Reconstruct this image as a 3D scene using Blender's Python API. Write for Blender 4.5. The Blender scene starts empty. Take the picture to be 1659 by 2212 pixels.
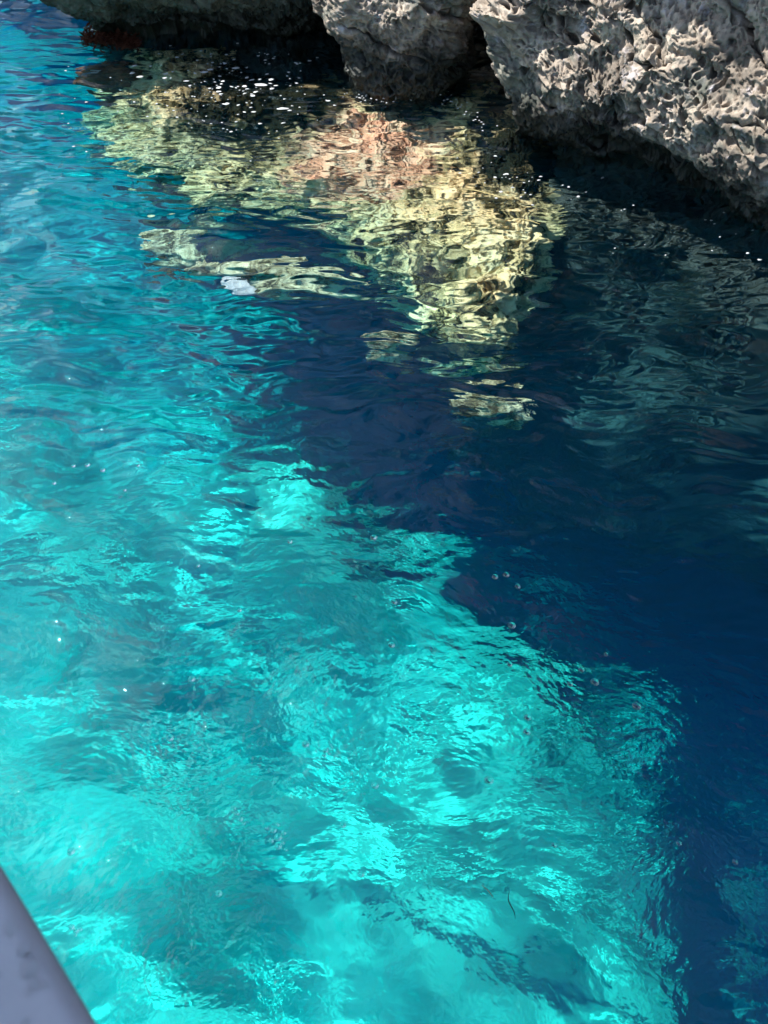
import bpy, math, random
import numpy as np
from mathutils import Vector, Matrix

sc = bpy.context.scene
col = sc.collection
R = math.radians

# ------------------------------------------------------------------ camera
CAM_H, PITCH, VFOV = 2.6, 50.0, 62.0
cam = bpy.data.cameras.new('camera')
cam_o = bpy.data.objects.new('camera', cam)
col.objects.link(cam_o)
cam_o.location = (0, 0, CAM_H)
cam_o.rotation_euler = (R(90 - PITCH), 0, 0)
cam.sensor_fit = 'VERTICAL'
cam.sensor_height = 36
cam.angle = R(VFOV)
cam.clip_start = 0.02
cam.clip_end = 400
cam.dof.use_dof = True
cam.dof.focus_distance = 3.6
cam.dof.aperture_fstop = 9.0
sc.camera = cam_o

# ------------------------------------------------------------------ world + sun
SUN_AZ, SUN_EL = 70.0, 55.0            # azimuth to the left of the view direction
world = bpy.data.worlds.new('World')
sc.world = world
world.use_nodes = True
wn = world.node_tree
sky = wn.nodes.new('ShaderNodeTexSky')
sky.sky_type = 'NISHITA'
sky.sun_disc = False
sky.sun_elevation = R(SUN_EL)
sky.sun_rotation = R(-SUN_AZ)
bgn = wn.nodes['Background']
bgn.inputs[1].default_value = 0.105
wn.links.new(sky.outputs[0], bgn.inputs[0])

sun = bpy.data.lights.new('sun', 'SUN')
sun.energy = 5.0
sun.angle = R(0.5)
sun.color = (1.0, 0.96, 0.90)
sun.cycles.is_caustics_light = True
sun_o = bpy.data.objects.new('sun', sun)
col.objects.link(sun_o)
sdir = Vector((-math.sin(R(SUN_AZ)) * math.cos(R(SUN_EL)), math.cos(R(SUN_AZ)) * math.cos(R(SUN_EL)), math.sin(R(SUN_EL))))
sun_o.rotation_euler = sdir.to_track_quat('Z', 'Y').to_euler()
sun_o.location = sdir * 30

sc.view_settings.view_transform = 'Standard'
sc.view_settings.look = 'None'
sc.view_settings.exposure = 1.3
sc.view_settings.gamma = 1
sc.view_settings.use_curve_mapping = False
cy = sc.cycles
cy.caustics_refractive = True
cy.caustics_reflective = True
cy.blur_glossy = 0.3
cy.sample_clamp_indirect = 8
cy.max_bounces = 10
cy.transmission_bounces = 8
cy.glossy_bounces = 4
cy.diffuse_bounces = 3
cy.volume_bounces = 2
cy.transparent_max_bounces = 12
cy.use_denoising = True
cy.adaptive_threshold = 0.02

# ------------------------------------------------------------------ numeric helpers
def hsh(*a, seed=0):
    h = np.full(a[0].shape, (seed * 2654435761 + 12345) & 0xffffffff, np.uint32)
    for k, v in enumerate(a):
        h ^= v.astype(np.int64).astype(np.uint32) * np.uint32((0x9E3779B1, 0x85EBCA77, 0xC2B2AE3D)[k])
        h ^= h >> np.uint32(15)
        h *= np.uint32(0x2C1B3C6D)
        h ^= h >> np.uint32(12)
        h *= np.uint32(0x297A2D39)
        h ^= h >> np.uint32(15)
    return h.astype(np.float64) / 4294967296.0

def vnoise(*p, seed=0):                                    # value noise in 2 or 3 dimensions, -1..1
    i = [np.floor(q) for q in p]
    f = [q - j for q, j in zip(p, i)]
    w = [q * q * q * (q * (q * 6 - 15) + 10) for q in f]
    n = len(p)
    out = 0
    for c in range(1 << n):
        ws = 1
        idx = []
        for k in range(n):
            b = (c >> k) & 1
            ws = ws * (w[k] if b else 1 - w[k])
            idx.append(i[k] + b)
        out = out + ws * hsh(*idx, seed=seed)
    return out * 2 - 1

def fbm(*p, octs=4, seed=0, gain=0.5):
    out, a, s = 0, 1.0, 1.0
    for o in range(octs):
        out = out + a * vnoise(*[q * s + 17.3 * o for q in p], seed=seed + o)
        a *= gain
        s *= 2.03
    return out

def worley(x, y, seed=0):                                  # distance to nearest and second nearest cell point
    ix, iy = np.floor(x), np.floor(y)
    f1 = np.full(x.shape, 9.0)
    f2 = np.full(x.shape, 9.0)
    cid = np.zeros(x.shape)
    for dx in (-1, 0, 1):
        for dy in (-1, 0, 1):
            cx, cyy = ix + dx, iy + dy
            px = cx + hsh(cx, cyy, seed=seed)
            py = cyy + hsh(cx, cyy, seed=seed + 7)
            d = np.hypot(px - x, py - y)
            m = d < f1
            f2 = np.where(m, f1, np.minimum(f2, d))
            cid = np.where(m, hsh(cx, cyy, seed=seed + 13), cid)
            f1 = np.minimum(f1, d)
    return f1, f2, cid

def sstep(a, b, x):
    t = np.clip((x - a) / (b - a), 0, 1)
    return t * t * (3 - 2 * t)

# ------------------------------------------------------------------ lines of sight (where a thing seen in the photo stands)
FP = 1106 / math.tan(R(VFOV / 2))
CP, SP = math.cos(R(PITCH)), math.sin(R(PITCH))

def ray(px, py):
    x, y = (px - 829.5) / FP, (1106 - py) / FP
    return Vector((x, CP + SP * y, -SP + CP * y)).normalized()

def at(px, py, z=0.0):                                     # point at height z (above water)
    v = ray(px, py)
    t = (CAM_H - z) / -v.z
    return Vector((v.x * t, v.y * t, z))

def under(px, py, depth):                                  # point below flat water at that depth
    v = ray(px, py)
    s = at(px, py)
    sx, sy = v.x / 1.333, v.y / 1.333
    sz = math.sqrt(1 - sx * sx - sy * sy)
    return Vector((s.x + sx / sz * depth, s.y + sy / sz * depth, -depth))

# ------------------------------------------------------------------ object helpers
def tag(o, label=None, cat=None, group=None, kind=None):
    if label: o['label'] = label
    if cat: o['category'] = cat
    if group: o['group'] = group
    if kind: o['kind'] = kind
    return o

def empty(name, loc=(0, 0, 0), rz=0.0):
    o = bpy.data.objects.new(name, None)
    col.objects.link(o)
    o.location = loc
    o.rotation_euler = (0, 0, rz)
    o.empty_display_size = 0.05
    return o

def mesh_np(name, v, f, mat=None, parent=None, smooth=True):
    me = bpy.data.meshes.new(name)
    v = np.asarray(v, np.float32)
    f = np.asarray(f, np.int32)
    k = f.shape[1]
    me.vertices.add(len(v))
    me.vertices.foreach_set('co', v.ravel())
    me.loops.add(f.size)
    me.loops.foreach_set('vertex_index', f.ravel())
    me.polygons.add(len(f))
    me.polygons.foreach_set('loop_start', np.arange(0, f.size, k, dtype=np.int32))
    me.update(calc_edges=True)
    me.validate()
    me.polygons.foreach_set('use_smooth', np.full(len(me.polygons), smooth, bool))
    if mat: me.materials.append(mat)
    return obj(name, me, parent)

def obj(name, me, parent=None):
    o = bpy.data.objects.new(name, me)
    col.objects.link(o)
    if parent: o.parent = parent
    return o

def quads(ny, nx):
    i = np.arange((nx - 1) * (ny - 1))
    r, c = i // (nx - 1), i % (nx - 1)
    a = r * nx + c
    return np.stack([a, a + 1, a + nx + 1, a + nx], -1)

def smooth_poly(pts, n):                                   # Catmull-Rom through points, even arc length, n samples
    P = np.array(pts, float)
    Q = np.vstack([2 * P[0] - P[1], P, 2 * P[-1] - P[-2]])
    out = []
    for i in range(len(P) - 1):
        t = np.linspace(0, 1, 60, endpoint=False)[:, None]
        a, b, c, d = Q[i], Q[i + 1], Q[i + 2], Q[i + 3]
        out.append(0.5 * ((2 * b) + (-a + c) * t + (2 * a - 5 * b + 4 * c - d) * t ** 2 + (-a + 3 * b - 3 * c + d) * t ** 3))
    out.append(P[-1:])
    C = np.vstack(out)
    s = np.r_[0, np.cumsum(np.linalg.norm(np.diff(C, axis=0), axis=1))]
    return C, s

# ------------------------------------------------------------------ materials
def new_mat(name):
    m = bpy.data.materials.new(name)
    m.use_nodes = True
    nt = m.node_tree
    nt.nodes.clear()
    out = nt.nodes.new('ShaderNodeOutputMaterial')
    return m, nt, out

def node(nt, t, **kw):
    n = nt.nodes.new(t)
    for k, v in kw.items():
        if k.startswith('i_'):
            key = k[2:]
            key = int(key) if key.isdigit() else key.replace('_', ' ')
            n.inputs[key].default_value = v
        else:
            setattr(n, k, v)
    return n

def ramp(nt, stops, fac):
    r = nt.nodes.new('ShaderNodeValToRGB')
    el = r.color_ramp.elements
    while len(el) < len(stops): el.new(0.5)
    for e, (p, c) in zip(el, stops):
        e.position = p
        e.color = (*c, 1) if len(c) == 3 else c
    nt.links.new(fac, r.inputs[0])
    return r.outputs[0]

def mixc(nt, fac, a, b):
    n = nt.nodes.new('ShaderNodeMix')
    n.data_type = 'RGBA'
    for s, v in ((0, fac), (6, a), (7, b)):
        if isinstance(v, bpy.types.NodeSocket): nt.links.new(v, n.inputs[s])
        elif isinstance(v, (int, float)): n.inputs[s].default_value = v
        else: n.inputs[s].default_value = (*v, 1)
    return n.outputs[2]

def tex(nt, scale, detail=6, rough=0.6, coord=None, dist=0.0, vec=(1, 1, 1)):
    n = node(nt, 'ShaderNodeTexNoise', i_Scale=scale, i_Detail=detail, i_Roughness=rough, i_Distortion=dist)
    c = coord or nt.nodes.new('ShaderNodeTexCoord').outputs['Object']
    mp = node(nt, 'ShaderNodeMapping')
    mp.inputs['Scale'].default_value = vec
    nt.links.new(c, mp.inputs[0])
    nt.links.new(mp.outputs[0], n.inputs[0])
    return n.outputs['Fac']

def mathn(nt, op, a, b=None, clamp=False):
    n = node(nt, 'ShaderNodeMath', operation=op)
    n.use_clamp = clamp
    for s, v in ((0, a), (1, b)):
        if v is None: continue
        if isinstance(v, bpy.types.NodeSocket): nt.links.new(v, n.inputs[s])
        else: n.inputs[s].default_value = v
    return n.outputs[0]

def geo_z(nt):
    g = nt.nodes.new('ShaderNodeNewGeometry')
    s = nt.nodes.new('ShaderNodeSeparateXYZ')
    nt.links.new(g.outputs['Position'], s.inputs[0])
    return s.outputs[2]

def map_range(nt, v, a, b):
    n = node(nt, 'ShaderNodeMapRange')
    n.inputs[1].default_value = a
    n.inputs[2].default_value = b
    nt.links.new(v, n.inputs[0])
    return n.outputs[0]

# sea surface: clean refracting interface
water_m, nt, out = new_mat('sea_surface')
g = node(nt, 'ShaderNodeBsdfGlass', i_Roughness=0.0, i_IOR=1.333, i_Color=(1, 1, 1, 1))
co = nt.nodes.new('ShaderNodeNewGeometry').outputs['Position']
wv = node(nt, 'ShaderNodeTexNoise', i_Scale=1.4, i_Detail=2)
nt.links.new(co, wv.inputs[0])
wadd = node(nt, 'ShaderNodeVectorMath', operation='MULTIPLY_ADD')
nt.links.new(wv.outputs['Color'], wadd.inputs[0])
wadd.inputs[1].default_value = (0.3, 0.3, 0)
nt.links.new(co, wadd.inputs[2])
def ripple(rot, vec, scale, detail, dist, amp, mscale, lo, hi, off):
    mp = node(nt, 'ShaderNodeMapping')
    mp.inputs['Rotation'].default_value = (0, 0, R(rot))
    mp.inputs['Scale'].default_value = vec
    mp.inputs['Location'].default_value = (off, off, 0)
    nt.links.new(wadd.outputs[0], mp.inputs[0])
    n = node(nt, 'ShaderNodeTexNoise', i_Scale=scale, i_Detail=detail, i_Roughness=0.5, i_Distortion=dist)
    nt.links.new(mp.outputs[0], n.inputs[0])
    m = node(nt, 'ShaderNodeTexNoise', i_Scale=mscale, i_Detail=2)
    nt.links.new(mp.outputs[0], m.inputs[0])
    mr = node(nt, 'ShaderNodeMapRange')
    mr.inputs[1].default_value = lo
    mr.inputs[2].default_value = hi
    nt.links.new(m.outputs['Fac'], mr.inputs[0])
    return mathn(nt, 'MULTIPLY', mathn(nt, 'MULTIPLY', n.outputs['Fac'], mr.outputs[0]), amp)
sep = nt.nodes.new('ShaderNodeSeparateXYZ')
nt.links.new(co, sep.inputs[0])
def by_y(y0, y1, v0, v1):                                  # the swell builds up away from the sheltered boat side
    m = node(nt, 'ShaderNodeMapRange')
    for k, v in enumerate((y0, y1, v0, v1)): m.inputs[k + 1].default_value = v
    nt.links.new(sep.outputs[1], m.inputs[0])
    return m.outputs[0]
fine_r = mathn(nt, 'ADD', ripple(-25, (1, 1.5, 1), 15, 2, 0.1, 0.010, 0.8, 0.35, 0.7, 5), ripple(70, (1, 1.4, 1), 22, 2, 0.2, 0.007, 0.8, 0.45, 0.7, 11))
fine_r = mathn(nt, 'ADD', fine_r, ripple(40, (1, 1.2, 1), 40, 2, 0.2, 0.0048, 1.6, 0.35, 0.65, 31))
fine_r = mathn(nt, 'MULTIPLY', by_y(1.6, 3.4, 1.0, 0.30), fine_r)
broad = mathn(nt, 'ADD', ripple(12, (1, 2.0, 1), 2.6, 1, 0.3, 0.038, 0.7, 0.20, 0.65, 21), ripple(4, (1, 2.2, 1), 5.0, 1, 0.3, 0.015, 0.9, 0.25, 0.6, 27))
broad = mathn(nt, 'MULTIPLY', by_y(1.2, 3.2, 0.7, 3.2), broad)
hh = mathn(nt, 'ADD', mathn(nt, 'ADD', fine_r, broad), ripple(20, (1, 1.8, 1), 8, 1, 0.1, 0.013, 0.9, 0.30, 0.65, 0))
bm = node(nt, 'ShaderNodeBump', i_Strength=1.0, i_Distance=1.0)
nt.links.new(hh, bm.inputs['Height'])
nt.links.new(bm.outputs[0], g.inputs['Normal'])
nt.links.new(g.outputs[0], out.inputs[0])

body_m, nt, out = new_mat('sea_water_colour')
va = node(nt, 'ShaderNodeVolumeAbsorption', i_Color=(0.48, 0.9375, 0.990, 1), i_Density=2.0)
vs = node(nt, 'ShaderNodeVolumeScatter', i_Color=(0.0, 0.54, 1.0, 1), i_Density=0.078, i_Anisotropy=0.0)
ad = nt.nodes.new('ShaderNodeAddShader')
nt.links.new(va.outputs[0], ad.inputs[0])
nt.links.new(vs.outputs[0], ad.inputs[1])
nt.links.new(ad.outputs[0], out.inputs['Volume'])

# sand
sand_m, nt, out = new_mat('water_tinted_sand')
p = node(nt, 'ShaderNodeBsdfPrincipled', i_Roughness=0.95)
p.inputs['Specular IOR Level'].default_value = 0.0
big = tex(nt, 0.9, 7, 0.62, dist=0.8)
c1 = ramp(nt, [(0.25, (0.04, 0.33, 0.25)), (0.45, (0.05, 0.41, 0.31)), (0.62, (0.07, 0.58, 0.44))], big)  # red taken out of the sand colour, standing in for absorption by the water
fine = tex(nt, 22, 5, 0.7)
c2 = mixc(nt, mathn(nt, 'MULTIPLY', fine, 0.35), c1, (0.08, 0.32, 0.26))
nt.links.new(c2, p.inputs['Base Color'])
nt.links.new(p.outputs[0], out.inputs[0])

def rock_material(name, light, mid, dark, algae, algae_top=0.33, lav=(0.46, 0.45, 0.50), wet=0.35):
    m, nt, out = new_mat(name)
    p = node(nt, 'ShaderNodeBsdfPrincipled')
    n1 = tex(nt, 2.2, 8, 0.65, dist=0.5)
    base = ramp(nt, [(0.38, dark), (0.50, mid), (0.64, light)], n1)
    n2 = tex(nt, 9.0, 6, 0.7)
    base = mixc(nt, map_range(nt, n2, 0.56, 0.70), base, lav)
    n4 = tex(nt, 55.0, 4, 0.7)
    base = mixc(nt, map_range(nt, n4, 0.55, 0.75), base, tuple(c * 0.45 for c in mid))
    n6 = tex(nt, 1.7, 7, 0.7, vec=(1, 1, 1.8))
    base = mixc(nt, mathn(nt, 'MULTIPLY', map_range(nt, n6, 0.53, 0.60), 0.75), base, (0.045, 0.062, 0.052))
    z = geo_z(nt)
    n3 = tex(nt, 3.2, 6, 0.7)
    edge = mathn(nt, 'ADD', z, mathn(nt, 'MULTIPLY', mathn(nt, 'SUBTRACT', n3, 0.5), -0.9))
    band = node(nt, 'ShaderNodeMapRange')
    band.inputs[1].default_value = algae_top + 0.10
    band.inputs[2].default_value = algae_top - 0.10
    nt.links.new(edge, band.inputs[0])
    n5 = tex(nt, 14.0, 5, 0.7)
    alg = ramp(nt, [(0.35, tuple(c * 0.5 for c in algae)), (0.6, algae), (0.75, (algae[0] * 1.7, algae[1] * 1.25, algae[2] * 1.3))], n5)
    colr = mixc(nt, band.outputs[0], base, alg)
    nt.links.new(colr, p.inputs['Base Color'])
    rg = node(nt, 'ShaderNodeMapRange')
    rg.inputs[1].default_value = 0.0
    rg.inputs[2].default_value = 0.35
    rg.inputs[3].default_value = wet
    rg.inputs[4].default_value = 0.9
    nt.links.new(z, rg.inputs[0])
    nt.links.new(rg.outputs[0], p.inputs['Roughness'])
    bm = node(nt, 'ShaderNodeBump', i_Strength=0.6, i_Distance=0.01)
    nt.links.new(tex(nt, 70, 6, 0.75), bm.inputs['Height'])
    nt.links.new(bm.outputs[0], p.inputs['Normal'])
    nt.links.new(p.outputs[0], out.inputs[0])
    return m

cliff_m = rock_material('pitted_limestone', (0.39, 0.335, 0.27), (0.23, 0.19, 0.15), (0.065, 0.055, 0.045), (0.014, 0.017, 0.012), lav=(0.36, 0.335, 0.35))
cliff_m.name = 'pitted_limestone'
ledge_m = rock_material('shade_dark_limestone', (0.12, 0.12, 0.09), (0.055, 0.058, 0.04), (0.022, 0.026, 0.018), (0.014, 0.018, 0.010), algae_top=0.26, lav=(0.2, 0.21, 0.17))  # limestone painted darker because the ledge lies in shade

def plain_rock(name, stops, scale=3.0, dark_water=None, red=None):
    m, nt, out = new_mat(name)
    p = node(nt, 'ShaderNodeBsdfPrincipled', i_Roughness=0.85)
    p.inputs['Specular IOR Level'].default_value = 0.0
    c = ramp(nt, stops, tex(nt, scale, 8, 0.7, dist=0.6))
    def patch(c, x0, y0, r0, newc):                        # irregular patch on the rock
        g = nt.nodes.new('ShaderNodeNewGeometry')
        vd = node(nt, 'ShaderNodeVectorMath', operation='DISTANCE')
        nt.links.new(g.outputs['Position'], vd.inputs[0])
        vd.inputs[1].default_value = (x0, y0, -0.4)
        d = mathn(nt, 'ADD', vd.outputs['Value'], mathn(nt, 'MULTIPLY', mathn(nt, 'SUBTRACT', tex(nt, 3.5, 6, 0.7), 0.5), 1.3))
        mr = node(nt, 'ShaderNodeMapRange')
        mr.inputs[1].default_value = r0 + 0.12
        mr.inputs[2].default_value = r0 - 0.12
        nt.links.new(d, mr.inputs[0])
        return mixc(nt, mr.outputs[0], c, newc)
    if red:
        x0, y0, r0, rc = red
        c = patch(c, x0, y0, r0, ramp(nt, [(0.36, tuple(q * 0.25 for q in rc)), (0.46, rc), (0.62, (0.96, 0.64, 0.44))], tex(nt, 7, 6, 0.7)))
    if dark_water:
        c = patch(c, *dark_water, (0.02, 0.02, 0.012))  # darkness of the black water painted onto the shelf rear
        c = patch(c, 0.85, 5.25, 0.42, (0.018, 0.02, 0.014))  # same painted dark for the water gap beside the right cliff
    nt.links.new(c, p.inputs['Base Color'])
    bm = node(nt, 'ShaderNodeBump', i_Strength=0.7, i_Distance=0.02)
    nt.links.new(tex(nt, 30, 6, 0.7), bm.inputs['Height'])
    nt.links.new(bm.outputs[0], p.inputs['Normal'])
    nt.links.new(p.outputs[0], out.inputs[0])
    return m

shelf_m = plain_rock('pale_submerged_limestone', [(0.40, (0.04, 0.03, 0.015)), (0.46, (0.38, 0.27, 0.13)), (0.52, (0.92, 0.62, 0.33)), (0.68, (0.95, 0.76, 0.48))],
                     5.0, red=(-0.08, 5.40, 0.52, (0.95, 0.42, 0.26)), dark_water=(-0.85, 6.10, 0.66))
pale_m = plain_rock('pale_stone', [(0.42, (0.07, 0.05, 0.03)), (0.49, (0.38, 0.28, 0.17)), (0.58, (0.82, 0.62, 0.40))], 9.0)
white_m = plain_rock('white_oval', [(0.35, (0.30, 0.31, 0.34)), (0.6, (0.60, 0.60, 0.62))], 12.0)
brown_m = plain_rock('red_brown_algae_stone', [(0.35, (0.06, 0.03, 0.02)), (0.6, (0.26, 0.11, 0.06)), (0.75, (0.4, 0.2, 0.11))], 7.0)
reddish_m = plain_rock('orange_encrusted_stone', [(0.35, (0.12, 0.05, 0.03)), (0.5, (0.55, 0.27, 0.16)), (0.7, (0.8, 0.55, 0.4))], 8.0)

# ------------------------------------------------------------------ sea surface
rng = np.random.default_rng(14)
WAVES = []
def band_waves(n, l0, l1, slope, ang, spread, mod):
    for _ in range(n):
        l = math.exp(rng.uniform(math.log(l0), math.log(l1)))
        WAVES.append((l, rng.normal(ang, spread), rng.uniform(0, 6.28), slope / math.sqrt(n) * rng.uniform(0.6, 1.4), mod, rng.integers(1, 999)))
band_waves(6, 0.9, 2.4, 0.075, 1.30, 0.30, 0)
band_waves(14, 0.30, 0.9, 0.065, 1.25, 0.50, 1)

def sea_h(X, Y):
    wx = X + 0.16 * vnoise(X * 0.9, Y * 0.9, seed=3) + 0.05 * vnoise(X * 2.7, Y * 2.7, seed=5)
    wy = Y + 0.16 * vnoise(X * 0.9 + 40, Y * 0.9, seed=4) + 0.05 * vnoise(X * 2.7 + 40, Y * 2.7, seed=6)
    far = 1 - 0.9 * sstep(11, 24, np.hypot(X, Y))
    masks = [vnoise(X * 1.1 + 9 * k, Y * 1.6, seed=50 + k) for k in range(5)]
    z = 0
    for l, a, ph, s, mod, sd in WAVES:
        k = 2 * math.pi / l
        arg = k * (math.cos(a) * wx + math.sin(a) * wy) + ph
        amp = s / k
        if mod == 1: amp = amp * (1 + 0.5 * masks[sd % 5])
        elif mod == 2: amp = amp * np.clip(1 + 1.1 * masks[sd % 5], 0, 2) * far
        w = np.sin(arg)
        if mod in (1, 2): w = w + 0.22 * np.cos(2 * arg)
        z = z + amp * w
    return z

def axis(parts):
    out = []
    for a, b, n in parts: out.append(np.linspace(a, b, n, endpoint=False))
    out.append([parts[-1][1]])
    return np.concatenate(out)

def sea_grid(q=1):
    ys = [-6, -0.5]
    v = axis([(-30, -2, 14), (-2, 0.15, 30)])
    rows = list(v[:-1])
    y = 0.15
    while y < 8.6:                                          # row spacing grows with distance from the eye
        rows.append(y)
        y += (0.010 + 0.0010 * y + 0.0002 * y * y) * q
    n = 26
    rows += list(8.6 + (90 - 8.6) * (np.linspace(0, 1, n) ** 2.2))
    rows = np.array(rows)
    U = np.concatenate([-1.25 - 9 * np.linspace(1, 0, 30, endpoint=False) ** 2.2, np.linspace(-1.25, 1.25, int(520 / q)), 1.25 + 9 * np.linspace(0, 1, 31)[1:] ** 2.2])
    wid = 0.95 + 0.31 * np.clip(rows, -1, 9) + 0.35 * np.clip(rows - 9, 0, 99) + 0.8 * np.clip(-1 - rows, 0, 99)
    X = U[None, :] * wid[:, None]
    Y = np.repeat(rows[:, None], len(U), 1)
    return X, Y

X, Y = sea_grid()
Z = sea_h(X, Y)
water = mesh_np('sea_surface', np.stack([X, Y, Z], -1).reshape(-1, 3), quads(*X.shape), water_m)
tag(water, 'clear rippled turquoise sea surface filling the picture', kind='structure')
water.cycles.is_caustics_caster = True
print('water quads', X.size)
X2, Y2 = sea_grid(2.5)
body = mesh_np('sea_water_body', np.stack([X2, Y2, sea_h(X2, Y2) + 0.008], -1).reshape(-1, 3), quads(*X2.shape), body_m, water)
body['kind'] = 'stuff'

def hz(x, y):
    return float(sea_h(np.array([x]), np.array([y]))[0])

# ------------------------------------------------------------------ seabed
EDGE = [under(x, y, 2.4) for x, y in [(60, -30), (130, 60), (230, 250), (340, 430), (425, 600), (440, 780), (470, 930), (560, 1040), (690, 1110), (820, 1180), (950, 1290),
        (1080, 1390), (1200, 1500), (1300, 1640), (1380, 1790), (1440, 1960), (1490, 2180), (1540, 2500)]]   # rim of the drop-off
RIM, _ = smooth_poly([(q.x, q.y) for q in EDGE], 0)
RIM = RIM[::12]
BUMPS = [(700, 1240, 0.45, 0.5), (620, 1200, 0.4, 0.35), (1120, 1540, 0.40, 0.45), (930, 1870, 0.55, 0.10), (1290, 1700, 0.3, 0.2), (150, 1250, 0.6, 0.3), (450, 1500, 0.5, -0.4),
         (260, 1000, 0.5, -0.35), (120, 620, 0.9, -0.8), (260, 820, 0.7, -0.6), (60, 300, 1.1, -1.2), (300, 540, 0.7, -0.7), (550, 2100, 0.3, -0.35), (1000, 2050, 0.5, 0.08), (380, 1900, 0.4, 0.2), (700, 690, 0.5, 1.1), (1210, 1010, 0.40, 1.1),
         (1500, 1400, 0.3, 0.8), (1000, 1130, 0.35, 0.9), (820, 830, 0.4, 1.0)]
def bed_depth(X, Y):
    sh = X.shape
    x, y = X.ravel(), Y.ravel()
    seg0, seg1 = RIM[:-1], RIM[1:]
    best = np.full(x.shape, 1e9)
    side = np.zeros(x.shape)
    for p, q in zip(seg0, seg1):
        d = q - p
        t = np.clip(((x - p[0]) * d[0] + (y - p[1]) * d[1]) / (d @ d), 0, 1)
        ex, ey = x - p[0] - t * d[0], y - p[1] - t * d[1]
        dd = ex * ex + ey * ey
        m = dd < best
        best = np.where(m, dd, best)
        side = np.where(m, d[0] * ey - d[1] * ex, side)
    sd = (np.sqrt(best) * np.sign(side)).reshape(sh)          # positive on the deep side
    sd = sd + 0.22 * fbm(X * 1.1, Y * 1.1, octs=4, seed=77) + 0.03
    for px, py, rad, am in ((1330, 1320, 0.6, 0.75), (1130, 1220, 0.4, 0.35), (1400, 1780, 0.7, -0.08)):
        c = under(px, py, 2.8)
        sd = sd + am * np.exp(-((X - c.x) ** 2 + (Y - c.y) ** 2) / (rad * rad))
    near = 2.15 + 0.45 * sstep(3.5, 7.0, Y) + 2.0 * sstep(7.0, 11.0, Y)
    deep = 5.6 + 2.6 * sstep(1.5, 4.5, sd)
    D = near + (deep - near) * (0.35 * sstep(-0.5, 0.9, sd) + 0.65 * sstep(0.2, 2.2, sd))
    for px, py, rad, up in BUMPS:
        c = under(px, py, 2.4 if up < 1 else 5.0)
        D = D - up * np.exp(-((X - c.x) ** 2 + (Y - c.y) ** 2) / (rad * rad))
    return D
bx = axis([(-40, -7, 20), (-7, 7, 330), (7, 40, 20)])
by = axis([(-20, -1, 20), (-1, 14, 340), (14, 60, 20)])
X, Y = np.meshgrid(bx, by)
D = bed_depth(X, Y)
relief = 0.14 * fbm(X * 0.8, Y * 0.8, octs=5, seed=21) + 0.08 * np.maximum(0, fbm(X * 3, Y * 3, octs=3, seed=31))
bed = mesh_np('seabed', np.stack([X, Y, -np.maximum(D + relief, 1.4)], -1).reshape(-1, 3), quads(*X.shape), sand_m)
tag(bed, 'pale sandy seabed dropping away to deep blue', kind='structure')
bed.cycles.is_caustics_receiver = True

# ------------------------------------------------------------------ rock sheets
def wells(u, v, size, seed, lo, hi, soft, keep):          # round holes: 1 inside, 0 outside
    f1, f2, c = worley(u / size, v / size, seed=seed)
    rad = lo + (hi - lo) * ((c * 7.31) % 1.0)
    return (1 - sstep(rad - soft, rad + soft, f1)) * (c < keep), c

def pits(s, t, seed, k=1.0):                                # honeycomb karst relief in metres (negative is a hole)
    ws = s + 0.020 * vnoise(s * 14, t * 14, seed=seed + 1) + 0.006 * vnoise(s * 50, t * 50, seed=seed + 8)
    wt = t + 0.020 * vnoise(s * 14 + 31, t * 14, seed=seed + 2) + 0.006 * vnoise(s * 50 + 9, t * 50, seed=seed + 9)
    zone = 0.55 + 0.45 * sstep(-0.3, 0.4, vnoise(s * 1.9, t * 2.6, seed=seed + 3))
    w1, c1 = wells(ws, wt * 1.2, 0.074, seed, 0.12, 0.34, 0.07, 0.65)
    w2, c2 = wells(ws, wt * 1.1, 0.038, seed + 20, 0.20, 0.37, 0.08, 0.85)
    w3, c3 = wells(ws, wt, 0.023, seed + 40, 0.20, 0.38, 0.10, 0.8)
    h = -zone * (0.066 * w1 * (0.4 + c1 * 0.8) + 0.036 * w2 * (0.5 + 0.6 * c2)) - 0.014 * w3
    cr = np.abs(fbm(s * 1.5 + 3.0 * t, t * 2.4 - s * 0.6, octs=3, seed=seed + 80))
    h = h - 0.07 * (1 - sstep(0.0, 0.05, cr)) - 0.03 * (1 - sstep(0.0, 0.20, cr))     # a few deep cracks
    a1, a2, c = worley(ws / 0.050, wt / 0.042, seed=seed + 60)
    h = h + 0.005 * (1 - sstep(0.0, 0.22, a2 - a1)) * zone    # sharp rims between the holes
    return h * k

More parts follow.
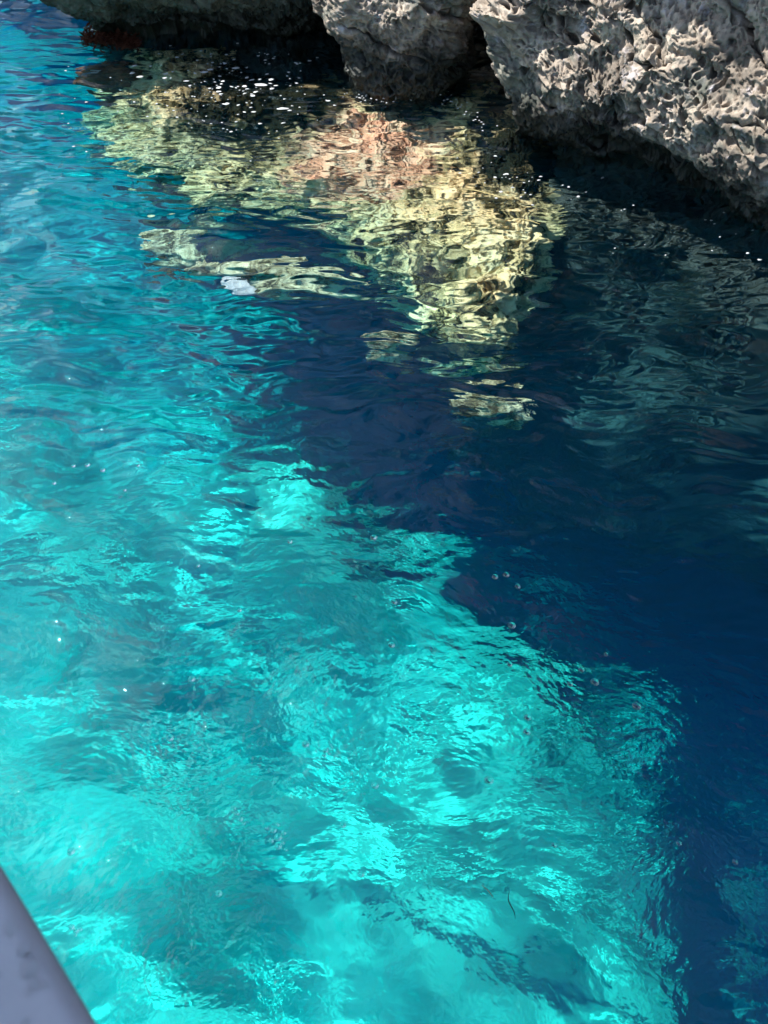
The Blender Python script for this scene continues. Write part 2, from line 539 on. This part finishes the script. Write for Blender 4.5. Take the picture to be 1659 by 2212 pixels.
def rock_sheet(name, path, keys, nu, zn, mat, seed, upow=None, lump=0.10, pit=1.0, fixed=None, urange=None, parent=None):
    """path: waterline in plan; keys: (fraction, profile [(z, out)...]); zn: sample counts between profile points"""
    C, s = smooth_poly(path, 0)
    L = s[-1]
    def frac(q):                                            # a path point or a plain fraction
        return s[np.argmin(np.hypot(C[:, 0] - q[0], C[:, 1] - q[1]))] / L if isinstance(q, tuple) else q
    if urange is None: us = np.linspace(0, L, nu)
    else:
        a, b, fr = frac(urange[0]), frac(urange[1]), urange[2]   # most samples between these two path points
        n1 = int(nu * fr)
        n0 = max(8, int((nu - n1) * a / max(a + 1 - b, 1e-6)))
        n2 = max(8, nu - n1 - n0)
        us = np.concatenate([np.linspace(0, a, n0, endpoint=False), np.linspace(a, b, n1, endpoint=False), np.linspace(b, 1, n2)]) * L
    px, py = np.interp(us, s, C[:, 0]), np.interp(us, s, C[:, 1])
    if fixed is None:
        tx, ty = np.gradient(px, us), np.gradient(py, us)
        ker = np.hanning(max(5, len(us) // 24)); ker /= ker.sum()
        pad = len(ker)
        tx = np.convolve(np.pad(tx, pad, 'edge'), ker, 'same')[pad:-pad]
        ty = np.convolve(np.pad(ty, pad, 'edge'), ker, 'same')[pad:-pad]
        n = np.hypot(tx, ty)
        nx_, ny_ = ty / n, -tx / n
    else:
        nx_, ny_ = np.full_like(px, fixed[0]), np.full_like(px, fixed[1])
    npt = len(keys[0][1])
    tt = np.concatenate([np.linspace(i, i + 1, c, endpoint=False) for i, c in enumerate(zn)] + [[npt - 1]])
    fr = us / L
    kf = [frac(k[0]) for k in keys]
    Zp = np.stack([np.interp(fr, kf, [k[1][i][0] for k in keys]) for i in range(npt)])
    Op = np.stack([np.interp(fr, kf, [k[1][i][1] for k in keys]) for i in range(npt)])
    i0 = np.minimum(tt.astype(int), npt - 2)
    w = (tt - i0)[:, None]
    def cr(A):                                              # Catmull-Rom across the profile
        Ae = np.vstack([A[:1], A, A[-1:]])
        a, b, c, d = Ae[i0], Ae[i0 + 1], Ae[i0 + 2], Ae[i0 + 3]
        return 0.5 * (2 * b + (-a + c) * w + (2 * a - 5 * b + 4 * c - d) * w ** 2 + (-a + 3 * b - 3 * c + d) * w ** 3)
    Zg, Og = cr(Zp), cr(Op)
    Xg, Yg = px[None] + nx_[None] * Og, py[None] + ny_[None] * Og
    P = np.stack([Xg, Yg, Zg], -1)
    def normals(P):
        du = np.gradient(P, axis=1)
        dv = np.gradient(P, axis=0)
        n = np.cross(du, dv)
        return n / np.maximum(np.linalg.norm(n, axis=-1, keepdims=True), 1e-9)
    N = normals(P)
    big = fbm(P[..., 0] * 1.5, P[..., 1] * 1.5, P[..., 2] * 1.8, octs=4, seed=seed + 100)
    med = fbm(P[..., 0] * 6, P[..., 1] * 6, P[..., 2] * 7, octs=3, seed=seed + 200)
    P = P + N * (lump * big + lump * 0.38 * med)[..., None]
    N = normals(P)
    N = N                                                   # outward as du x dv
    S = np.repeat(us[None], len(tt), 0)
    T = np.r_[0, np.cumsum(np.linalg.norm(np.diff(P.mean(1), axis=0), axis=-1))]
    T = np.repeat(T[:, None], len(us), 1) + 0.0 * S
    if pit:
        P = P + N * pits(S + 0.3 * P[..., 2], T + 0.15 * P[..., 0], seed, pit)[..., None]
    o = mesh_np(name, P.reshape(-1, 3), quads(*P.shape[:2]), mat, parent)
    o.cycles.is_caustics_receiver = True
    print(name, P.shape, 'len', round(L, 2))
    return o

# the tall cliff: back wall of the cave, right side of the crevice, and the big pitted face at the right
main_prof = [(-9, -2.4), (-3.5, -1.1), (-1.2, -0.55), (-0.35, -0.35), (-0.02, -0.16), (0.06, 0.0), (0.18, 0.11), (0.50, 0.16), (0.85, 0.06), (1.35, 0.02), (2.2, 0.25), (3.6, 0.7), (5.2, 1.0), (6.0, 0.2), (6.2, -6)]
left_prof = [(-9, 0.0), (-3.5, 0.8), (-1.2, 1.1), (-0.50, 0.75), (-0.08, 0.05), (0.10, 0.0), (0.24, 0.03), (0.50, 0.05), (0.85, 0.10), (1.35, 0.15), (2.2, 0.1), (3.6, 0.0), (4.4, -0.2), (4.6, -0.6), (4.8, -5)]  # underwater foot pushed out to darken the cave water
right_prof = [(-9, -0.4), (-3.5, 0.8), (-2.1, 1.3), (-1.0, 0.75), (-0.25, -0.02), (0.04, -0.08), (0.16, 0.09), (0.42, 0.15), (0.85, 0.08), (1.35, 0.10), (2.2, 0.40), (3.6, 0.9), (5.2, 1.2), (6.0, 0.3), (6.2, -6)]
far_prof = [(-9, -1.0), (-3.5, 0.2), (-2.1, 0.85), (-1.0, 0.45), (-0.25, -0.15), (0.04, -0.08), (0.16, 0.09), (0.42, 0.15), (0.85, 0.08), (1.35, 0.10), (2.2, 0.40), (3.6, 0.9), (5.2, 1.2), (6.0, 0.3), (6.2, -6)]
left0 = [(-9, -0.8), (-3.5, -0.4), (-1.2, -0.2), (-0.50, -0.1)] + left_prof[4:]
cliff = rock_sheet('sea_cliff',
    [(-5.5, 12.5), (-2.6, 9.9), (-0.9, 8.9), (0.45, 8.3), (1.18, 7.3), (1.02, 6.3), (0.86, 5.72), (0.74, 5.28), (0.95, 5.10), (1.32, 4.90), (1.62, 4.57), (1.93, 4.24), (2.48, 3.82), (3.5, 3.2), (5.5, 2.4), (9.5, 0.5)],
    [(0, left0), ((-1.6, 9.3), left0), ((-0.6, 8.8), left_prof), ((0.45, 8.3), left_prof), ((0.86, 5.72), left_prof), ((0.95, 5.10), main_prof), ((1.32, 4.90), right_prof), ((1.75, 4.45), right_prof), ((2.48, 3.82), far_prof), (1, far_prof)],
    1080, [6, 8, 14, 22, 18, 24, 60, 98, 104, 50, 10, 8, 6, 6], cliff_m, 5, lump=0.13, pit=1.0, urange=((1.0, 7.0), (2.35, 4.2), 0.88))
tag(cliff, 'tall grey limestone cliff full of pits at the upper right, undercut by the sea', 'cliff')

pil_prof = [(-3.0, -0.15), (-1.0, -0.05), (-0.4, 0.0), (-0.05, -0.06), (0.06, 0.0), (0.2, 0.05), (0.45, 0.10), (0.72, 0.06), (0.86, -0.10), (0.92, -0.9)]
pil_r = [(z, o + 0.0 * max(0, z) * (1 if z < 0.8 else 0.3)) for z, o in pil_prof]
pillar = rock_sheet('rock_buttress',
    [(0.05, 7.9), (-0.24, 7.1), (-0.30, 6.35), (-0.20, 5.95), (0.05, 5.84), (0.24, 5.82), (0.38, 5.90), (0.44, 6.15), (0.46, 6.8), (0.50, 7.6)],
    [(0, pil_prof), (0.55, pil_prof), (0.75, pil_r), (1, pil_r)],
    420, [4, 6, 8, 12, 26, 50, 54, 26, 10], cliff_m, 33, lump=0.10, pit=1.0, urange=((-0.30, 6.6), (0.45, 6.3), 0.86))
tag(pillar, 'rounded pale grey rock buttress left of the black crevice, with a brown wet foot', 'rock')

led_prof = [(-3.5, -0.2), (-1.2, 0.62), (-0.5, 0.40), (-0.07, -0.08), (0.06, 0.0), (0.2, 0.10), (0.45, 0.28), (0.8, 0.40), (1.05, 0.2), (1.1, -0.9)]  # underwater toe added so the water below the ledge stays dark
led_tip = [(-3.5, -0.6), (-1.2, -0.3), (-0.5, -0.10)] + led_prof[3:]
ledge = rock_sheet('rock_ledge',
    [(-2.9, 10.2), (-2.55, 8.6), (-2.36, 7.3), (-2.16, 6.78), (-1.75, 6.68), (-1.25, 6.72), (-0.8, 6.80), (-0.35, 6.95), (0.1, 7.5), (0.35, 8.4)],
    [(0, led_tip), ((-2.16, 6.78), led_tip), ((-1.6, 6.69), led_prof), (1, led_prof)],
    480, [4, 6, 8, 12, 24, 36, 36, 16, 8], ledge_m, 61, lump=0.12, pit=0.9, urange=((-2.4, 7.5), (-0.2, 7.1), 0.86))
tag(ledge, 'dark greenish rock ledge in shade at the upper left, overhanging black water', 'rock')

# ------------------------------------------------------------------ submerged shelf
edge = [under(*q) for q in [(150, 330, 1.1), (235, 345, 0.9), (320, 430, 0.9), (450, 505, 0.9), (600, 548, 0.9), (750, 575, 0.9), (820, 650, 0.9), (880, 740, 0.9), (960, 800, 0.9), (1050, 790, 0.9), (1110, 720, 0.9), (1130, 620, 1.0), (1150, 540, 1.3)]]
sp = [(-2.2, -3.5), (-1.6, -0.9), (-1.05, -0.35), (-0.70, -0.06), (-0.50, -0.05), (-0.34, -0.25), (-0.24, -0.7), (-0.20, -1.4), (-0.34, -2.0), (-0.80, -4.0)]
sp_l = [(z, o) for z, o in sp]
sp_end = [(z * 1.15 - 0.5, o - 0.2) for z, o in sp]
shelf = rock_sheet('submerged_shelf', [(e.x, e.y) for e in edge],
    [(0, sp_end), (0.08, sp_l), (0.5, sp), (0.9, sp), (1, sp_end)],
    420, [6, 8, 12, 20, 24, 34, 50, 50, 20], shelf_m, 91, lump=0.19, pit=1.3, fixed=(-0.06, -1.0))
tag(shelf, 'sunlit cream rock shelf just under the water, orange pink beside the buttress', 'rock')

def lump(name, loc, size, mat, label, cat='rock', seed=0, n=40, rough=0.34, rz=0.0, group=None):
    th = np.linspace(0, math.pi, n)
    ph = np.linspace(0, 2 * math.pi, 2 * n, endpoint=False)
    T, Ph = np.meshgrid(th, ph, indexing='ij')
    P = np.stack([np.sin(T) * np.cos(Ph), np.sin(T) * np.sin(Ph), np.cos(T)], -1)
    r = 1 + rough * fbm(P[..., 0] * 1.6 + seed, P[..., 1] * 1.6, P[..., 2] * 1.6, octs=5, seed=seed)
    P = P * r[..., None] * np.array(size)
    nx = 2 * n
    q = quads(n, nx)
    wrap = np.stack([np.arange(n - 1) * nx + nx - 1, np.arange(n - 1) * nx, (np.arange(n - 1) + 1) * nx, (np.arange(n - 1) + 1) * nx + nx - 1], -1)
    o = mesh_np(name, P.reshape(-1, 3), np.vstack([q, wrap]), mat)
    o.location = loc
    o.rotation_euler = (0, 0, rz)
    o.cycles.is_caustics_receiver = True
    return tag(o, label, cat, group)

lump('submerged_rock', under(390, 525, 0.6), (0.22, 0.10, 0.11), pale_m, 'long pale stone under the blue water below the left end of the cream shelf', seed=3, rz=-0.3)
lump('submerged_rock', under(610, 590, 0.5), (0.36, 0.09, 0.10), pale_m, 'long narrow cream stone lying along the lower edge of the sunlit shelf', seed=5, rz=-0.15)
lump('submerged_rock', under(455, 578, 0.5), (0.12, 0.08, 0.1), pale_m, 'small cream stone left of the white oval, under teal water', seed=8)
lump('white_oval', under(523, 614, 0.25), (0.095, 0.06, 0.05), white_m, 'smooth white oval, modelled as a stone, alone in dark blue water below the shelf', 'stone', seed=9, rough=0.12, rz=-0.2)  # stone shape put in for a pale patch resembling reflected lit rock
lump('submerged_rock', under(378, 583, 1.0), (0.13, 0.05, 0.06), brown_m, 'thin brown stone slanting under the water left of the white oval', seed=12, rz=-0.6)
lump('submerged_rock', under(235, 170, 0.35), (0.22, 0.16, 0.22), brown_m, 'dark red brown rock just under the water below the ledge tip', seed=14)
lump('submerged_rock', under(920, 437, 0.7), (0.26, 0.10, 0.2), reddish_m, 'orange red encrusted rock in the dark water below the buttress', seed=17)
lump('submerged_rock', under(1060, 875, 0.5), (0.17, 0.07, 0.08), pale_m, 'lowest small cream rock below the right end of the shelf', seed=19)
lump('submerged_rock', under(850, 745, 0.5), (0.14, 0.06, 0.1), pale_m, 'small cream rock left of the lower tip of the shelf', seed=22)

# ------------------------------------------------------------------ boat rail (bottom left)
boat_m, nt, out = new_mat('grey_white_gelcoat')
p = node(nt, 'ShaderNodeBsdfPrincipled', i_Roughness=0.32)
nt.links.new(ramp(nt, [(0.35, (0.44, 0.40, 0.43)), (0.65, (0.49, 0.45, 0.48))], tex(nt, 14, 6, 0.7)), p.inputs['Base Color'])
bm = node(nt, 'ShaderNodeBump', i_Strength=0.08, i_Distance=0.002)
nt.links.new(tex(nt, 260, 3, 0.6), bm.inputs['Height'])
nt.links.new(bm.outputs[0], p.inputs['Normal'])
nt.links.new(p.outputs[0], out.inputs[0])
seal_m, nt, out = new_mat('grey_rubber')
p = node(nt, 'ShaderNodeBsdfPrincipled', i_Roughness=0.6, i_Base_Color=(0.16, 0.16, 0.18, 1))
nt.links.new(p.outputs[0], out.inputs[0])
drop_m, nt, out = new_mat('clear_water_drop')
g = node(nt, 'ShaderNodeBsdfGlass', i_Roughness=0.0, i_IOR=1.333)
nt.links.new(g.outputs[0], out.inputs[0])

RZ = 2.02
A, B = at(-3, 1885, RZ), at(192, 2212, RZ)
dirv = (B - A).normalized()
side = Vector((-dirv.y, dirv.x, 0))
if side.x > 0: side = -side                                 # away from the sea
boat = empty('boat', A)
tag(boat, 'grey white boat gunwale with water drops crossing the bottom left corner', 'boat')
def extrude(name, prof, mat, t0=-0.6, t1=1.6, n=50):
    v, k = [], len(prof)
    for i in range(n):
        t = t0 + (t1 - t0) * i / (n - 1)
        bow = 0.03 * (t - 0.1) ** 2
        for u, z in prof:
            q = dirv * t + side * (u + bow)
            v.append((q.x, q.y, z))
    f = [[i * k + j, i * k + (j + 1) % k, (i + 1) * k + (j + 1) % k, (i + 1) * k + j] for i in range(n - 1) for j in range(k)]
    return mesh_np(name, v, f, mat, boat)
def arc(cx, cz, r, a0, a1, n=9):
    return [(cx + r * math.cos(R(a0 + (a1 - a0) * i / (n - 1))), cz + r * math.sin(R(a0 + (a1 - a0) * i / (n - 1)))) for i in range(n)]
cap = extrude('gunwale_cap', arc(0.012, -0.014, 0.014, 180, 90) + arc(0.056, -0.006, 0.006, 90, 0) + [(0.062, -0.03), (0.0, -0.03)], boat_m)
extrude('inner_panel', [(0.0645, -0.022), (0.085, -0.028), (0.11, -0.06), (0.12, -0.6), (0.09, -0.6), (0.0645, -0.06)], boat_m)
extrude('rubber_seal', [(0.0622, -0.006), (0.0643, -0.010), (0.0643, -0.03), (0.0622, -0.03)], seal_m)
extrude('hull_side', [(0.008, -0.031), (0.30, -0.5), (0.80, -1.4), (1.25, -2.2), (1.30, -2.2), (0.85, -1.4), (0.33, -0.5), (0.028, -0.031)], boat_m)
# flat panel on two poles, out of view, added to shade the gunwale
def bxm(name, x0, x1, y0, y1, z0, z1, mat, par):
    v = [(x, y, z) for z in (z0, z1) for y in (y0, y1) for x in (x0, x1)]
    f = [(0, 2, 3, 1), (4, 5, 7, 6), (0, 1, 5, 4), (2, 6, 7, 3), (0, 4, 6, 2), (1, 3, 7, 5)]
    return mesh_np(name, v, f, mat, par, smooth=False)
shade_panel_m, nt, out = new_mat('shade_panel_white')
p = node(nt, 'ShaderNodeBsdfPrincipled', i_Roughness=0.8, i_Base_Color=(0.7, 0.7, 0.72, 1))
nt.links.new(p.outputs[0], out.inputs[0])
bxm('shade_panel', -1.9, -0.45, -0.9, 1.9, 1.75, 1.78, shade_panel_m, boat)
for yy in (-0.6, 1.6):
    bxm('shade_panel_pole', -1.88, -1.85, yy, yy + 0.03, -0.3, 1.75, shade_panel_m, boat)
random.seed(4)
def drop_mesh(name, r, h, seed):
    v, f, n, k = [(0, 0, h)], [], 14, 5
    rnd = random.Random(seed)
    e1, e2 = rnd.uniform(0.8, 1.25), rnd.uniform(0, 6.28)
    for i in range(1, k + 1):
        a = i / k * math.pi / 2
        for j in range(n):
            t = 2 * math.pi * j / n
            rr = r * math.sin(a) * (1 + 0.13 * math.sin(2 * t + e2) + 0.06 * math.sin(3 * t))
            v.append((rr * math.cos(t) * e1, rr * math.sin(t), h * math.cos(a)))
    me_f = []
    for i in range(1, k):
        for j in range(n):
            a, b = 1 + (i - 1) * n + j, 1 + (i - 1) * n + (j + 1) % n
            me_f.append((a, a + n, b + n, b))
    for j in range(n): me_f.append((0, 1 + j, 1 + (j + 1) % n))
    me_f.append(tuple(1 + (k - 1) * n + j for j in range(n))[::-1])
    me = bpy.data.meshes.new(name)
    me.from_pydata(v, [], me_f)
    for q in me.polygons: q.use_smooth = len(q.vertices) < 10
    me.materials.append(drop_m)
    return me
drops = [drop_mesh('water_drop', 0.0042, 0.0016, s) for s in range(4)]
for i in range(90):
    t, u = random.uniform(-0.04, 0.20), random.uniform(0.008, 0.058)
    o = obj('water_drop', drops[i % 4], boat)
    q = dirv * t + side * (u + 0.03 * (t - 0.1) ** 2)
    s = random.choice([0.35, 0.5, 0.5, 0.7, 1.0, 1.3])
    o.location = (q.x, q.y, 0.0002)
    o.scale = (s, s, s)
    o.rotation_euler = (0, 0, random.uniform(0, 6))

# ------------------------------------------------------------------ foam, bubbles, drifting bits
foam_m, nt, out = new_mat('white_foam')
p = node(nt, 'ShaderNodeBsdfPrincipled', i_Roughness=0.6, i_Base_Color=(0.42, 0.44, 0.45, 1))
bm = node(nt, 'ShaderNodeBump', i_Strength=0.8, i_Distance=0.003)
nt.links.new(tex(nt, 300, 3, 0.6), bm.inputs['Height'])
nt.links.new(bm.outputs[0], p.inputs['Normal'])
nt.links.new(p.outputs[0], out.inputs[0])
def fleck_mesh(seed):
    rnd = random.Random(seed)
    n = 14
    ph = [rnd.uniform(0, 6.28) for _ in range(4)]
    am = [rnd.uniform(0.1, 0.35), rnd.uniform(0.08, 0.25), rnd.uniform(0.05, 0.15), rnd.uniform(0.03, 0.1)]
    v, f = [(0, 0, 0.35)], []
    for i, (s, z) in enumerate(((0.55, 0.30), (1.0, 0.05), (0.9, -0.25))):
        for j in range(n):
            t = 2 * math.pi * j / n
            r = s * (1 + sum(a * math.sin((k + 1) * t + q) for k, (a, q) in enumerate(zip(am, ph))))
            v.append((r * math.cos(t), 0.62 * r * math.sin(t), z))
    for j in range(n): f.append((0, 1 + j, 1 + (j + 1) % n))
    for i in range(2):
        for j in range(n):
            a, b = 1 + i * n + j, 1 + i * n + (j + 1) % n
            f.append((a, a + n, b + n, b))
    me = bpy.data.meshes.new('foam_fleck')
    me.from_pydata(v, [], f)
    for q in me.polygons: q.use_smooth = True
    me.materials.append(foam_m)
    return me
flecks = [fleck_mesh(s) for s in range(9)]
rnd = random.Random(8)
def add_flecks(n, sampler, label, group, sizes):
    for i in range(n):
        px, py = sampler()
        a = at(px, py)
        o = obj('foam_fleck', flecks[rnd.randrange(9)])
        s = rnd.choice(sizes) * rnd.uniform(0.7, 1.3)
        o.location = (a.x, a.y, hz(a.x, a.y) + 0.0105)
        o.scale = (s, s * rnd.uniform(0.7, 1.1), 0.006)
        o.rotation_euler = (0, 0, rnd.uniform(-0.6, 0.6))
        tag(o, label, 'foam', group)
def gauss(cx, cy, sx, sy, sl=0.0):
    def f():
        dx = rnd.gauss(0, sx)
        return cx + dx, cy + sl * dx + rnd.gauss(0, sy)
    return f
def box(x0, x1, y0, y1):
    return lambda: (rnd.uniform(x0, x1), rnd.uniform(y0, y1))
L1 = 'small white foam fleck floating on the black water in front of the dark ledge'
G1 = 'foam flecks in front of the dark ledge'
add_flecks(45, gauss(520, 135, 90, 22), L1, G1, [0.006, 0.01, 0.014])
add_flecks(85, gauss(500, 190, 95, 34, 0.08), L1, G1, [0.005, 0.008, 0.011, 0.017])
add_flecks(45, gauss(500, 250, 90, 28), L1, G1, [0.005, 0.008, 0.012])
L2 = 'small white foam fleck floating on the dark water below the pitted cliff'
G2 = 'foam flecks below the pitted cliff'
add_flecks(36, gauss(1120, 395, 90, 26, 0.25), L2, G2, [0.005, 0.008, 0.012])
add_flecks(18, box(1300, 1640, 440, 570), L2, G2, [0.004, 0.006, 0.009])
L3 = 'tiny bright foam bubble clinging to the foot of the buttress'
G3 = 'foam at the foot of the buttress'
add_flecks(36, gauss(790, 218, 40, 9), L3, G3, [0.004, 0.006, 0.008])
add_flecks(34, gauss(1000, 240, 28, 14, 0.7), L3, G3, [0.004, 0.006, 0.009])
add_flecks(14, box(120, 330, 150, 330), 'small pale foam fleck on the turquoise water left of the cream shelf', 'foam flecks at the upper left', [0.006, 0.01])

# larger foam patches
for px, py, s, lab in ((560, 183, 0.045, 'largest flat white foam patch on the black water right of the ledge middle'),
                       (610, 243, 0.035, 'white foam patch nearest the pink rock'),
                       (440, 155, 0.03, 'pale foam patch on the black water near the ledge'),
                       (510, 143, 0.03, 'thin pale foam streak closest under the ledge')):
    a = at(px, py)
    o = obj('foam_patch', flecks[rnd.randrange(9)])
    o.location = (a.x, a.y, hz(a.x, a.y) + 0.0105)
    o.scale = (s, s * 0.7, 0.007)
    tag(o, lab, 'foam')

# soap-film bubbles: thin reflective dome with a water collar
film_m, nt, out = new_mat('bubble_film')
fr = node(nt, 'ShaderNodeFresnel', i_IOR=1.45)
tr = nt.nodes.new('ShaderNodeBsdfTransparent')
gl = node(nt, 'ShaderNodeBsdfGlossy', i_Roughness=0.02)
mx = nt.nodes.new('ShaderNodeMixShader')
nt.links.new(fr.outputs[0], mx.inputs[0])
nt.links.new(tr.outputs[0], mx.inputs[1])
nt.links.new(gl.outputs[0], mx.inputs[2])
nt.links.new(mx.outputs[0], out.inputs[0])
def rev_mesh(name, prof, mat, n=20, closed=False):
    v, f = [], []
    for r, z in prof:
        for j in range(n):
            t = 2 * math.pi * j / n
            v.append((r * math.cos(t), r * math.sin(t), z))
    k = len(prof)
    for i in range(k if closed else k - 1):
        for j in range(n):
            a, b = i * n + j, i * n + (j + 1) % n
            c, d = ((i + 1) % k) * n + (j + 1) % n, ((i + 1) % k) * n + j
            f.append((a, b, c, d))
    me = bpy.data.meshes.new(name)
    me.from_pydata(v, [], f)
    for q in me.polygons: q.use_smooth = True
    me.materials.append(mat)
    return me
dome = rev_mesh('film', [(0.02, -0.25), (0.7, -0.25), (0.97, -0.1)] + [(math.cos(R(a)), 0.9 * math.sin(R(a))) for a in (0, 15, 30, 45, 60, 75, 89)], drop_m)
collar = rev_mesh('collar', [(1.05 + 0.3 * math.cos(R(a)), 0.22 * math.sin(R(a))) for a in range(0, 360, 45)], drop_m, closed=True)
def bubble(px, py, r, label, group=None):
    a = at(px, py)
    t = empty('bubble', (a.x, a.y, hz(a.x, a.y) + 0.009))
    for nm, me in (('film', dome), ('collar', collar)):
        o = obj(nm, me, t)
        o.scale = (r, r, r)
    return tag(t, label, 'bubble', group)
def cluster(pts, label):
    a = at(*pts[0][:2])
    t = empty('bubble_cluster', (a.x, a.y, hz(a.x, a.y) + 0.009))
    for px, py, r in pts:
        b = at(px, py)
        o = obj('bubble', dome, t)
        o.location = (b.x - a.x, b.y - a.y, 0)
        o.scale = (r, r, r)
        c = obj('collar', collar, o)
    return tag(t, label, 'bubbles')
LB = 'small clear round bubble floating alone on the blue and turquoise water'
GB = 'single bubbles on the open water'
for px, py, r in [(627, 1177, .005), (807, 1168, .007), (1068, 1252, .006), (1092, 1247, .006), (1105, 1352, .007), (1117, 1273, .005), (852, 1307, .005), (1100, 1440, .005),
                  (1283, 1477, .007), (1230, 1482, .005), (1255, 1450, .005), (1373, 1530, .007), (1138, 1555, .006), (1136, 1586, .006), (1055, 1690, .007), (415, 1470, .006), (365, 1590, .006),
                  (190, 1008, .006), (223, 1018, .006), (160, 1010, .005), (118, 1046, .005), (270, 1060, .004), (150, 1835, .006), (470, 1925, .005), (845, 1400, .006), (780, 1885, .005),
                  (1460, 1830, .004), (1580, 1870, .004), (810, 1697, .006), (1308, 1415, .004), (660, 1605, .006), (1195, 1830, .004), (740, 1780, .005), (300, 1010, .004), (430, 1230, .004), (520, 1330, .004)]:
    bubble(px, py, r * 1.5, LB, GB)
cluster([(590, 1790, .007), (600, 1805, .009), (612, 1795, .006), (585, 1812, .006), (600, 1825, .008), (575, 1785, .004), (610, 1818, .004), (598, 1778, .005), (616, 1832, .004)], 'largest cluster of clear bubbles on green water left of centre near the bottom')
cluster([(510, 1752, .005), (518, 1765, .006), (524, 1775, .004), (505, 1742, .004)], 'short slanting row of clear bubbles beside the largest bubble cluster')
cluster([(150, 1998, .006), (160, 2005, .007), (170, 2002, .004), (158, 2015, .004)], 'little group of clear bubbles nearest the boat gunwale')
cluster([(703, 1620, .006), (710, 1626, .004), (700, 1630, .005)], 'three small bubbles together in the green water left of centre')

# drifting white sliver and strands
def strand(name, pts, r, mat, label, cat):
    C, s = smooth_poly([(q.x, q.y) for q in pts], 0)
    n, k = 40, 7
    us = np.linspace(0, s[-1], n)
    X, Y = np.interp(us, s, C[:, 0]), np.interp(us, s, C[:, 1])
    Zb = sea_h(X, Y) + 0.010
    v, f = [], []
    for i in range(n):
        w = r * math.sin(math.pi * (0.04 + 0.92 * i / (n - 1))) ** 0.6
        j0, j1 = max(0, i - 1), min(n - 1, i + 1)
        d = Vector((X[j1] - X[j0], Y[j1] - Y[j0], 0)).normalized()
        nn = Vector((-d.y, d.x, 0))
        for j in range(k):
            a = 2 * math.pi * j / k
            q = nn * (w * math.cos(a))
            v.append((X[i] + q.x, Y[i] + q.y, Zb[i] + 0.35 * w * math.sin(a)))
    f = [[i * k + j, i * k + (j + 1) % k, (i + 1) * k + (j + 1) % k, (i + 1) * k + j] for i in range(n - 1) for j in range(k)]
    return tag(mesh_np(name, v, f, mat), label, cat)
weed_m = plain_rock('olive_weed', [(0.4, (0.24, 0.20, 0.09)), (0.7, (0.42, 0.37, 0.2))], 30)
twig_m = plain_rock('dark_weed', [(0.4, (0.02, 0.03, 0.03)), (0.7, (0.05, 0.06, 0.05))], 30)
strand('feather', [at(188, 130), at(200, 128), at(214, 128)], 0.011, foam_m, 'thin curved white feather floating left of the ledge tip', 'feather')
strand('weed_strand', [at(985, 412), at(1020, 414), at(1060, 424), at(1090, 434)], 0.006, weed_m, 'long thin olive seaweed strand floating on dark water right of the orange rock', 'seaweed')
strand('weed_strand', [at(1105, 480), at(1140, 484), at(1165, 492)], 0.005, weed_m, 'short faint seaweed strand floating right of the cream shelf', 'seaweed')
strand('twig', [at(1100, 1925), at(1098, 1945), at(1110, 1970), at(1113, 1985)], 0.0016, twig_m, 'thin dark bent twig drifting on the bright water near the bottom', 'twig')
strand('twig', [at(1040, 1912), at(1055, 1925), at(1066, 1940)], 0.0014, twig_m, 'shorter dark twig left of the bent one near the bottom', 'twig')

# seaweed fringe on the ledge foot
tuft_m = plain_rock('red_brown_seaweed', [(0.35, (0.05, 0.015, 0.01)), (0.6, (0.10, 0.04, 0.025)), (0.75, (0.20, 0.10, 0.06))], 12)
v, f = [], []
rr = random.Random(5)
for i in range(900):
    px = rr.uniform(178, 300)
    a = at(px, 78 + 0.10 * (px - 175) + rr.gauss(0, 9))
    z0 = hz(a.x, a.y) + rr.uniform(-0.02, 0.05)
    an, l = rr.uniform(0, 6.28), rr.uniform(0.02, 0.06)
    d = Vector((math.cos(an), math.sin(an), rr.uniform(-0.3, 0.7)))
    n_ = Vector((-d.y, d.x, 0.2)) * 0.18
    b = Vector((a.x, a.y, z0))
    k = len(v)
    v += [b - n_ * l * 0.5, b + n_ * l * 0.5, b + d * l * 0.6 + n_ * l, b + d * l, b + d * l * 0.6 - n_ * l]
    f.append((k, k + 1, k + 2, k + 3, k + 4))
me = bpy.data.meshes.new('seaweed')
me.from_pydata(v, [], f)
me.materials.append(tuft_m)
tag(obj('seaweed', me), 'red brown seaweed fringe at the waterline of the dark ledge tip', kind='stuff')
